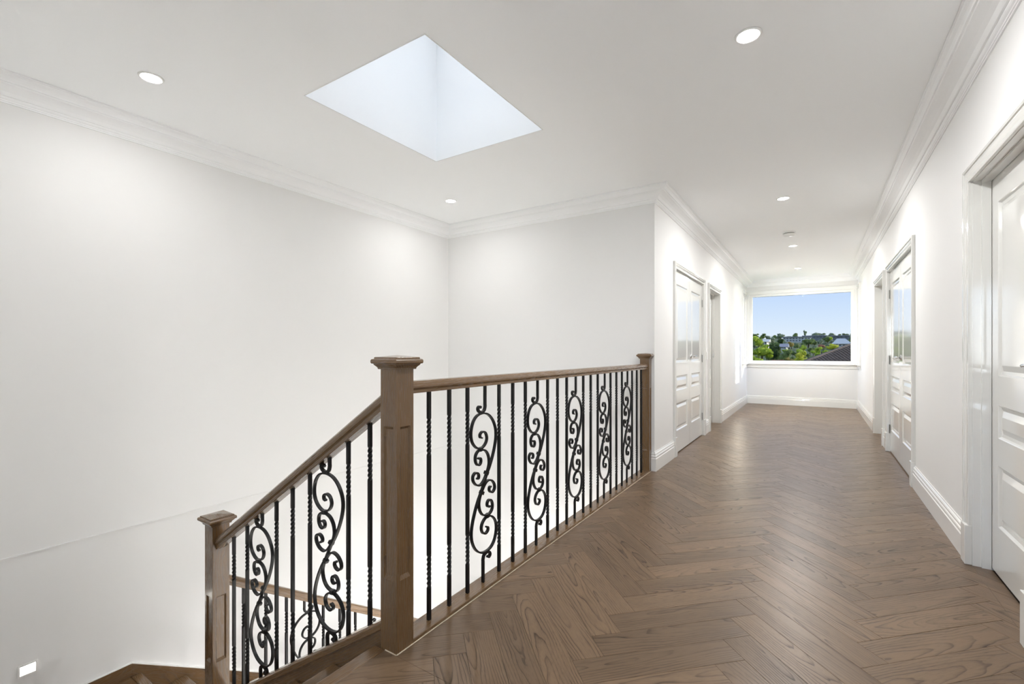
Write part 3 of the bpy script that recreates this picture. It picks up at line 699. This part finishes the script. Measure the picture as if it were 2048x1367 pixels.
# ---- iron balusters
def twist_mesh(name, length, tw):
    """square bar, bottom at 0; tw = twisted stretches [(z0,z1)]"""
    hw = 0.0070; zs = [(0.0, 0.0)]; ang = 0.0
    for a, b in tw:
        zs.append((a, ang)); n = 32; turns = (b - a) / 0.040
        for i in range(1, n + 1): zs.append((a + (b - a) * i / n, ang + turns * 2 * math.pi * i / n / 1.0 * 0.5))
        ang += turns * math.pi; ang = round(ang / (math.pi / 2)) * (math.pi / 2); zs[-1] = (b, ang)
    zs.append((length, ang)); rings = []
    for z, a in zs:
        rings.append([(hw * 1.414 * math.cos(a + math.pi / 4 + i * math.pi / 2), hw * 1.414 * math.sin(a + math.pi / 4 + i * math.pi / 2), z) for i in range(4)])
    mb = MB(); mb.loft(rings); ob = mb.build(name, M_IRON); me = ob.data; bpy.data.objects.remove(ob); return me
def catmull(P, per=6):
    P = [Vector(p) for p in P]; Q = [2 * P[0] - P[1]] + P + [2 * P[-1] - P[-2]]; out = []
    for i in range(1, len(Q) - 2):
        p0, p1, p2, p3 = Q[i - 1:i + 3]
        for k in range(per):
            s = k / per; out.append(0.5 * ((2 * p1) + (p2 - p0) * s + (2 * p0 - 5 * p1 + 4 * p2 - p3) * s * s + (3 * p1 - p0 - 3 * p2 + p3) * s ** 3))
    out.append(P[-1]); return out
HALF_A = [(0, 0), (.0192, .0336), (.0470, .0735), (.0716, .1192), (.0918, .1702), (.1010, .2156), (.0960, .2585), (.0716, .3019), (.0340, .3321), (-.0110, .3432), (-.0559, .3361), (-.086, .3112), (-.1020, .2727), (-.1025, .2359), (-.0896, .2066), (-.0640, .1835), (-.0330, .1729), (-.0038, .1802), (.0166, .1981), (.0225, .2210), (.0100, .2450), (-.0140, .2530), (-.0320, .2430), (-.0310, .2280), (-.0180, .2230)]
BAR_B = [(-.0480, .1270), (-.0350, .1285), (-.0260, .1200), (-.0265, .1060), (-.0370, .0960), (-.0559, .0990), (-.0695, .120), (-.0680, .1458), (-.0500, .1630), (-.0240, .1665), (.0110, .1555), (.0340, .1292), (.0420, .0950), (.0350, .0650), (.0180, .0374), (-.0050, .0100), (-.0313, -.0040), (-.0630, .0029), (-.0860, .0260), (-.0890, .0490), (-.0740, .0625), (-.0550, .0600), (-.0430, .0470), (-.0460, .0330), (-.0570, .0320)]
HOOK = [(.0080, .3900), (.0085, .3760), (.0000, .3560), (-.0230, .3490), (-.0430, .3560), (-.0500, .3700), (-.0390, .3780), (-.0270, .3720)]
rot = lambda L_: [(-a, -b) for a, b in L_]
def flat_bar(mb, pts, thick=0.0078, wid=0.0140, flip=1):
    n = len(pts); rings = []
    for i in range(n):
        d = (pts[min(i + 1, n - 1)] - pts[max(i - 1, 0)]).normalized(); nn = Vector((-d.y, d.x)); p = pts[i]
        a, b = p + nn * thick / 2, p - nn * thick / 2
        rings.append([(flip * a.x, -wid / 2, a.y), (flip * b.x, -wid / 2, b.y), (flip * b.x, wid / 2, b.y), (flip * a.x, wid / 2, a.y)])
    mb.loft(rings); return mb
def scroll_meshes(name, top, bot, flip=1):
    """scroll panel in the xz plane, centred at z=0; straight rods run to +top / -bot"""
    parts = []
    A = rot(HALF_A)[::-1][:-1] + HALF_A
    for nm, P in (('scroll_bar', A), ('c_scroll', BAR_B), ('c_scroll', rot(BAR_B))):
        mb = MB(); flat_bar(mb, catmull(P, 4), flip=flip); parts.append((nm, mb))
    for sgn, ext in ((1, top), (-1, bot)):
        H = [(0.008, ext)] + [h for h in HOOK if h[1] < ext - 0.006]
        H = H if sgn == 1 else rot(H)
        mb = MB(); flat_bar(mb, catmull(H, 5), thick=0.0115, wid=0.0130, flip=flip); parts.append(('stem', mb))
    for cx_, cz_, ang in ((-.0280, .1695, 0.1), (.0192, .0440, 1.02), (-.0192, -.0440, 1.02), (.0280, -.1695, 0.1)):
        mb = MB(); c, s = math.cos(ang), math.sin(ang); L2, W2 = (0.008, 0.011) if ang > 0.5 else (0.011, 0.009)
        mb.add([(flip * (cx_ + c * a - s * b), y, cz_ + s * a + c * b) for a in (-L2, L2) for b in (-W2, W2) for y in (-0.009, 0.009)], [(0, 1, 3, 2), (4, 6, 7, 5), (0, 4, 5, 1), (2, 3, 7, 6), (0, 2, 6, 4), (1, 5, 7, 3)])
        parts.append(('collar', mb))
    out = []
    for nm, mb in parts:
        ob = mb.build(nm, M_IRON, smooth=False if nm == 'collar' else 'auto'); out.append((nm, ob.data)); bpy.data.objects.remove(ob)
    return out
def put(name, me, parent, loc, rz=0):
    o = bpy.data.objects.new(name, me); COL.objects.link(o); o.parent = parent; o.location = Vector(loc) - world_loc(parent); o.rotation_euler = (0, 0, rz); return o
def put_scroll(parts, parent, loc, rz=0):
    main = put('scroll_baluster', parts[0][1], parent, loc, rz)
    for nm, me in parts[1:]:
        o = bpy.data.objects.new(nm, me); COL.objects.link(o); o.parent = main
    return main
RAILP = [(-0.0270, -0.050), (0.0270, -0.050), (0.0270, -0.036), (0.0325, -0.029), (0.0325, -0.021), (0.0290, -0.010), (0.0190, -0.002), (0.0080, 0.0), (-0.0080, 0.0), (-0.0190, -0.002), (-0.0290, -0.010), (-0.0325, -0.021), (-0.0325, -0.029), (-0.0270, -0.036)]
# hall balustrade
b1 = thing('balustrade', (-1.368, 2.86, 0), 'long level balustrade of black iron bars and scrolls under an oak handrail along the hall', 'balustrade', 'iron balustrades')
mb = MB(); raked(mb, (-1.368, 1.3152, 1.028), (-1.368, 4.3955, 1.028), RAILP, 'y'); mb.build('handrail', M_OAK, b1, bevel=0.0025, seg=2, log=(1, 401))
mb = MB(); mb.box(-1.4125, -1.3240, 1.3150, 4.3958, -0.024, 0.0135); mb.build('base_rail', M_OAK, b1, bevel=0.003, seg=2, log=(1, 402))
tw_hall = twist_mesh('baluster', 0.966, [(0.134, 0.280), (0.694, 0.852)])
sc_hall = scroll_meshes('scroll', 0.4795, 0.4855)
for i in range(23):
    y = 1.448 + 0.12955 * i
    if i % 4 == 3: put_scroll(sc_hall, b1, (-1.368, y, 0.4995), math.pi / 2)
    else: put('baluster', tw_hall, b1, (-1.368, y, 0.013))
# raked balustrade of the upper flight
rail_z = lambda x: 0.605 + 0.643 * (x + 2.016)
b2 = thing('balustrade', (-2.08, NY, -0.4), 'sloping balustrade of black iron bars between the two tall newel posts on the stairs', 'balustrade', 'iron balustrades')
mb = MB(); RP2 = [(a, h * 1.42) for a, h in RAILP]; raked(mb, (x0 - 0.0, NY, rail_z(x0)), (x1, NY, rail_z(x1)), RP2, 'x'); mb.build('handrail', M_OAK, b2, bevel=0.0025, seg=2, log=(0, 411, None, 0.643))
gap = (0.605 - 0.071) - (cap_z(-2.016))
tw_rake = twist_mesh('baluster', gap + 0.022, [(0.105, 0.245), (gap - 0.225, gap - 0.085)])
sc_rake = scroll_meshes('scroll', gap / 2 + 0.012, gap / 2 + 0.008)
for i in range(9):
    x = -2.622 + 0.1369 * i; z = cap_z(x)
    if i in (2, 6): put_scroll(sc_rake, b2, (x, NY, z + gap / 2))
    else: put('baluster', tw_rake, b2, (x, NY, z - 0.006))
# lower balustrade
lrail = lambda y: -0.463 - SL * (y - 1.85)
b3 = thing('balustrade', (XS, 2.6, -1.5), 'lower sloping balustrade seen through the iron bars, descending away from the landing newel', 'balustrade', 'iron balustrades')
mb = MB(); raked(mb, (XS, 1.3152, lrail(1.3152)), (XS, 4.004, lrail(4.004)), [(a, h * 1.15) for a, h in RAILP], 'y'); mb.build('handrail', M_OAK, b3, bevel=0.0025, seg=2, log=(1, 421, None, -SL))
gap3 = (lrail(2) - 0.0575) - lz(2)
tw_low = twist_mesh('baluster', gap3 + 0.02, [(0.105, 0.245), (gap3 - 0.225, gap3 - 0.085)])
sc_low = scroll_meshes('scroll', gap3 / 2 + 0.010, gap3 / 2 + 0.008, flip=-1)
for j in range(20):
    y = 1.413 + 0.1315 * j
    if j % 4 == 3: put_scroll(sc_low, b3, (XS, y, lz(y) + gap3 / 2), math.pi / 2)
    else: put('baluster', tw_low, b3, (XS, y, lz(y) - 0.006))

# ================================================================== OUTSIDE
def ray(u, v, y):
    """ground position of a sight line through the window at distance y"""
    a = (u - 1024) / FPX; b = -(v - 702.6) / FPX
    d = Vector((-sY + a * cY, cY + a * sY, b)); return d * (y / d.y) + Vector((0, 0, CAM_H))
PTS = [(13, -4.5), (45, -4.5), (60, -3.4), (80, -2.0), (100, -0.9), (130, 0.4), (180, 2.6), (240, 5.2), (300, 8.0), (340, 7.6), (420, -5.0)]
def terr(y):
    if y <= PTS[0][0]: return PTS[0][1]
    for (a, p), (b, q) in zip(PTS, PTS[1:]):
        if y <= b:
            k = (y - a) / (b - a); k = k * k * (3 - 2 * k); return p + (q - p) * k
    return PTS[-1][1]
M_GRASS = simple('hillside_grass', (0.11, 0.14, 0.06), 0.9, var=0.4, bscale=0.2)
mb = MB(); nx_, ny_ = 16, 40; V = []
for j in range(ny_ + 1):
    y = -60 + 480 * j / ny_
    for i in range(nx_ + 1):
        x = -160 + 320 * i / nx_; V.append((x, y, terr(y) + 0.3 * math.sin(x * 0.05 + y * 0.03)))
mb.add(V, [(j * (nx_ + 1) + i, j * (nx_ + 1) + i + 1, (j + 1) * (nx_ + 1) + i + 1, (j + 1) * (nx_ + 1) + i) for j in range(ny_) for i in range(nx_)])
struct(mb.build('ground', M_GRASS), 'green ground of the valley and far hillside outside the window', 'ground')

M_BOUNCE_PAVE = simple('bounce_paving', (0.62, 0.58, 0.52), 0.85, var=0.1, bscale=1.5)
mb = MB(); mb.box(-22, 8, -26, YR - T - 0.02, -3.3, -3.15); mb.box(-22, XL - T - 0.02, YR - T - 0.02, 12, -3.3, -3.15); mb.box(XL - T - 0.02, XN - T - 0.02, YR - T - 0.02, YS - T - 0.02, -3.3, -3.15)
struct(mb.build('bounce_terrace', M_BOUNCE_PAVE), 'unseen added terrace around the house', 'bounce_terrace')  # unseen slab added outside to bounce daylight up into the hall
# neighbouring houses
FOOT = [(-2, 12.5, 43, 57)]
M_TILE = simple('brown_roof_tiles', (0.21, 0.155, 0.120), 0.75, var=0.5, bscale=3)
M_HW = simple('pale_render', (0.56, 0.58, 0.58), 0.8); M_HW2 = simple('white_render', (0.66, 0.66, 0.64), 0.8); M_HG = simple('grey_cladding', (0.22, 0.24, 0.26), 0.8); M_PANE = simple('far_window', (0.05, 0.07, 0.10), 0.2)
M_BRICK = simple('brown_brick', (0.22, 0.13, 0.09), 0.85); M_RGREY = simple('grey_roof', (0.30, 0.30, 0.34), 0.7)
t = thing('tiled_house', (5, 50, terr(50)), 'brown tiled hip roof of the neighbouring house in the lower right of the window view', 'house')
ex0, ex1, ey0, ey1, ez, rz_ = -0.95, 11.5, 45.0, 55.0, 0.15, 1.98
rp0, rp1 = (3.2, 50.0, rz_), (7.2, 50.0, rz_)
mb = MB(); mb.box(ex0 + 0.5, ex1 - 0.5, ey0 + 0.5, ey1 - 0.5, terr(50) - 1, ez + 0.05); mb.build('wall', M_BRICK, t)
def slope(mb, e0, e1, r1, r0):
    """courses of tiles laid up a roof slope: each course lies on the one below, each tile crowned"""
    e0, e1, r0, r1 = map(Vector, (e0, e1, r0, r1)); nrow = 24
    up = (e1 - e0).cross(r0 - e0).normalized(); up = up if up.z > 0 else -up
    for i in range(nrow):
        for side in (0, 1): pass
        k0, k1 = i / nrow, (i + 1) / nrow
        a0, b0 = e0.lerp(r0, k0), e1.lerp(r1, k0); a1, b1 = e0.lerp(r0, k1), e1.lerp(r1, k1)
        n = max(2, int((b0 - a0).length / 0.26) * 2); V = []
        for j in range(n + 1):
            c = (j % 2) * 0.05
            V += [a0.lerp(b0, j / n) + up * (0.07 + c), a1.lerp(b1, j / n) + up * (0.01 + c), a0.lerp(b0, j / n) + up * (0.0)]
        F = []
        for j in range(n):
            o3 = j * 3; F += [(o3, o3 + 3, o3 + 4, o3 + 1), (o3 + 2, o3 + 5, o3 + 3, o3)]
        mb.add([tuple(q) for q in V], F)
A_, B_, C_, D_ = (ex0, ey0, ez), (ex1, ey0, ez), (ex1, ey1, ez), (ex0, ey1, ez)
mb = MB(); slope(mb, A_, B_, rp1, rp0); slope(mb, C_, D_, rp0, rp1); slope(mb, D_, A_, rp0, rp0); slope(mb, B_, C_, rp1, rp1)
mb.build('roof_tiles', M_TILE, t, kind='stuff')
for p, q in ((A_, rp0), (B_, rp1), (C_, rp1), (D_, rp0), (rp0, rp1)):
    mb = MB(); mb.cyl(Vector(p) + Vector((0, 0, 0.08)), Vector(q) + Vector((0, 0, 0.08)), 0.10, n=8); mb.build('ridge_cap', M_TILE, t)
def block(u0, u1, v0, v1, y, depth, wm, label, rows, cols, roof=None, name='apartment_block', cat='building'):
    a, b = ray(u0, v1, y), ray(u1, v0, y); z0, z1 = a.z, b.z
    g = min(terr(y), z0) - 1
    FOOT.append((a.x - 1.5, b.x + 1.5, y - 2.5, y + depth + 1.5))
    t = thing(name, ((a.x + b.x) / 2, y, g), label, cat)
    mb = MB(); mb.box(a.x, b.x, y, y + depth, g, z1); mb.build('wall', wm, t)
    if roof == 'flat':
        mb = MB(); mb.box(a.x - 0.4, b.x + 0.4, y - 0.4, y + depth, z1, z1 + 0.35); mb.build('roof', M_RGREY, t)
    elif roof:
        xm, ym, hgt = (a.x + b.x) / 2, y + depth / 2, roof[0]
        mb = MB(); mb.add([(a.x - .5, y - .5, z1), (b.x + .5, y - .5, z1), (b.x + .5, y + depth, z1), (a.x - .5, y + depth, z1), (xm - 1, ym, z1 + hgt), (xm + 1, ym, z1 + hgt)], [(0, 1, 5, 4), (2, 3, 4, 5), (0, 4, 3), (1, 2, 5), (0, 3, 2, 1)]); mb.build('roof', roof[1], t)
    W_, H_ = (b.x - a.x) / cols, (z1 - z0) / rows
    for r_ in range(rows):
        for c in range(cols):
            mb = MB(); mb.box(a.x + W_ * (c + 0.28), a.x + W_ * (c + 0.72), y - 0.06, y + 0.02, z0 + H_ * (r_ + 0.3), z0 + H_ * (r_ + 0.8)); mb.build('window', M_PANE, t)
block(1566, 1621, 674, 683, 225, 12, M_HW, 'long pale blue building below the skyline, left of centre', 2, 9, 'flat')
block(1606, 1652, 671.5, 677, 262, 12, M_HG, 'dark low building with a flat roof under the pointed skyline tree', 1, 7, 'flat')
block(1664, 1712, 671.5, 684, 245, 12, M_HG, 'grey slab building near the right edge of the window view', 3, 6, 'flat')
block(1668, 1700, 687, 693, 160, 10, M_HW2, 'white house with a pale hipped roof at the right of the window view', 1, 4, (1.6, M_HW), name='white_house', cat='house')
block(1528, 1533.5, 683, 688.5, 150, 8, M_HW2, 'small white gable behind the bright tree on the left', 1, 1, (0.8, M_HW2), name='white_house', cat='house')
block(1562, 1572, 693.5, 696, 135, 8, M_HW, 'small house with a purple grey roof amid the trees', 1, 2, (0.9, M_RGREY), name='grey_roofed_house', cat='house')

LEAF = {'lime': leaf_mat('lime_leaves', (0.270, 0.405, 0.041), (0.743, 0.837, 0.135)), 'dark': leaf_mat('dark_leaves', (0.047, 0.081, 0.034), (0.135, 0.203, 0.068)),
        'mid': leaf_mat('mid_leaves', (0.149, 0.216, 0.081), (0.351, 0.446, 0.162)), 'yellow': leaf_mat('yellow_leaves', (0.486, 0.540, 0.054), (0.850, 0.850, 0.162)),
        'hazed': leaf_mat('hazed_leaves', (0.230, 0.284, 0.189), (0.486, 0.553, 0.378)), 'rust': leaf_mat('rust_leaves', (0.270, 0.135, 0.095), (0.621, 0.338, 0.216)),  # first entry has distance haze put into its leaf colour
        'orange': leaf_mat('orange_leaves', (0.351, 0.297, 0.095), (0.783, 0.621, 0.230))}
M_BARK = simple('bark', (0.07, 0.05, 0.035), 0.9)
def tree(name, p, rx, rz, kind, label, group=None, nleaf=420, seed=0, lumps=6, cat='tree'):
    """p = centre of the crown"""
    rg = random.Random(seed); g = terr(p.y)
    g = min(g, p.z - rz * 0.8)
    t = thing(name, (p.x, p.y, g), label, cat, group)
    mb = MB(); mb.cyl((p.x, p.y, g - 0.3), (p.x, p.y, p.z), rx * 0.10, rx * 0.06, 8); mb.build('trunk', M_BARK, t)
    mb = MB()
    L_ = [(Vector((0, 0, 0)), 0.72)] + [(Vector((rg.uniform(-0.55, 0.55), rg.uniform(-0.5, 0.5), rg.uniform(-0.6, 0.62))), rg.uniform(0.30, 0.48)) for _ in range(lumps)]
    for i in range(nleaf):
        c, r = rg.choice(L_); d = Vector((rg.gauss(0, 1), rg.gauss(0, 1), rg.gauss(0, 1))).normalized(); rr = r * rg.uniform(0.72, 1.04)
        q = c + d * rr; s = rg.uniform(0.05, 0.12)
        a = d.cross(Vector((rg.gauss(0, 1), rg.gauss(0, 1), rg.gauss(0, 1)))).normalized(); b = (d + Vector((rg.gauss(0, .5), rg.gauss(0, .5), rg.gauss(0, .5)))).normalized().cross(a).normalized()
        W_ = lambda v: (p.x + v.x * rx, p.y + v.y * rx, p.z + v.z * rz)
        mb.add([W_(q - a * s), W_(q - b * s * 0.6), W_(q + a * s), W_(q + b * s * 0.6)], [(0, 1, 2, 3)])
    for c, r in L_:                       # dense inner foliage
        n = 8; rings = []
        for k in range(1, 6):
            th_ = math.pi * k / 6; rings.append([(p.x + (c.x + r * 0.72 * math.sin(th_) * math.cos(2 * math.pi * i / n)) * rx, p.y + (c.y + r * 0.72 * math.sin(th_) * math.sin(2 * math.pi * i / n)) * rx, p.z + (c.z + r * 0.72 * math.cos(th_)) * rz) for i in range(n)])
        mb.loft(rings)
    mb.build('crown', LEAF[kind], t, kind='stuff')
    return t
GROWN = []
def tree_px(u, v, y, ru, rv, skip=False):
    p = ray(u, v, y); d = -p.x * sY + p.y * cY; r_ = ru * d / FPX
    if skip and any((p - q_).xy.length < 0.8 * (r_ + o_) for q_, o_ in GROWN): return lambda *a, **k: None
    if skip and any(a - r_ < p.x < b + r_ and c - r_ < p.y < e_ + r_ for a, b, c, e_ in FOOT): return lambda *a, **k: None
    GROWN.append((p, r_))
    return lambda name, kind, label, **kk: tree(name, p, ru * d / FPX, rv * d / FPX, kind, label, **kk)
tree_px(1517, 684, 62, 13, 14)('broadleaf_tree', 'lime', 'bright lime green tree top at the left edge of the window view', nleaf=800, seed=1)
tree_px(1524, 704, 58, 24, 14)('broadleaf_tree', 'lime', 'broad bright green tree in the lower left of the window view', nleaf=1100, seed=2)
tree_px(1512, 722, 54, 20, 10)('broadleaf_tree', 'lime', 'low green shrub crown at the bottom left corner of the window view', nleaf=700, seed=3)
tree_px(1551, 708, 80, 13, 24)('conifer_tree', 'dark', 'tall dark green tree right of the bright tree in the window view', nleaf=900, seed=4)
tree_px(1572, 712, 76, 14, 17)('broadleaf_tree', 'mid', 'mid green tree between the dark tree and the yellow one', nleaf=700, seed=5)
tree_px(1555, 723, 60, 20, 6)('russet_shrub', 'rust', 'russet red shrub along the bottom of the window view', nleaf=500, seed=6, cat='shrub')
tree_px(1600, 712, 70, 13, 14)('broadleaf_tree', 'yellow', 'yellow green tree at the bottom middle of the window view', nleaf=800, seed=7)
tree_px(1582, 722, 66, 12, 8)('broadleaf_shrub', 'orange', 'orange green shrub below the mid green tree', nleaf=500, seed=8, cat='shrub')
tree_px(1610, 720, 64, 9, 8)('broadleaf_shrub', 'yellow', 'low yellow shrub beside the grey roof end', nleaf=400, seed=9, cat='shrub')
tree_px(1635, 700, 105, 9, 9)('broadleaf_tree', 'lime', 'small lime tree above the brown tiled roof', nleaf=400, seed=10)
tree_px(1652, 704, 98, 9, 6)('broadleaf_tree', 'lime', 'rounded lime tree touching the brown tiled roof slope', nleaf=400, seed=11)
tree_px(1667, 692, 120, 14, 7)('broadleaf_tree', 'yellow', 'yellow green tree below the white hipped house', nleaf=500, seed=12)
tree_px(1617, 684, 175, 15, 9)('broadleaf_tree', 'mid', 'wide dark green tree in front of the long pale building', nleaf=450, seed=13)
tree_px(1583, 688, 165, 8, 7)('broadleaf_tree', 'orange', 'orange brown tree below the long pale building', nleaf=350, seed=14)
tree_px(1539, 681, 190, 11, 8)('broadleaf_tree', 'hazed', 'round hazed grey green tree above the small white gable', nleaf=400, seed=15)
tree_px(1562, 683, 185, 8, 8)('broadleaf_tree', 'dark', 'dark round tree left of the long pale building', nleaf=350, seed=16)
tree_px(1655, 679, 205, 11, 7)('broadleaf_tree', 'mid', 'green tree before the grey slab building', nleaf=350, seed=17)
tree_px(1662, 677, 195, 5, 5)('broadleaf_tree', 'lime', 'small bright tree at the left end of the grey slab building', nleaf=250, seed=18)
tree_px(1643, 692, 150, 12, 6)('broadleaf_tree', 'rust', 'brownish tree in the middle of the window view', nleaf=350, seed=19)
tree_px(1610, 667, 300, 4, 8)('pointed_tree', 'hazed', 'tallest pointed tree on the skyline of the window view', nleaf=200, seed=20)
rg = random.Random(77)
for i, u in enumerate(range(1462, 1765, 12)):
    uu = u + rg.uniform(-4, 4); vv = rg.uniform(669, 676)
    tree_px(uu, vv, rg.uniform(285, 320), rg.uniform(8, 13), rg.uniform(5, 8), True)('skyline_tree', rg.choice(('hazed', 'hazed', 'mid')), 'distant hazed grey green or mid green tree on the skyline ridge', group='skyline trees on the far ridge', nleaf=260, seed=200 + i, lumps=4)
k_ = 0
KIND = {'hazed': 'hazed grey green', 'mid': 'mid green', 'dark': 'dark green', 'lime': 'lime green'}
for v0, yy, where in ((680, 238, 'just below the ridge on the wooded slope'), (685, 205, 'high on the wooded slope'), (690, 170, 'halfway up the wooded slope'), (695, 142, 'below the middle of the wooded slope'),
                      (701, 120, 'low on the wooded slope'), (707, 103, 'near the foot of the wooded slope'), (715, 90, 'at the foot of the wooded slope')):
    for u in range(1450, 1775, 12):
        uu = u + rg.uniform(-4, 4); vv = v0 + rg.uniform(-1.5, 2.5); k_ += 1
        kd = rg.choice(('hazed', 'mid', 'mid', 'hazed') if v0 < 692 else ('mid', 'mid', 'dark', 'lime', 'hazed'))
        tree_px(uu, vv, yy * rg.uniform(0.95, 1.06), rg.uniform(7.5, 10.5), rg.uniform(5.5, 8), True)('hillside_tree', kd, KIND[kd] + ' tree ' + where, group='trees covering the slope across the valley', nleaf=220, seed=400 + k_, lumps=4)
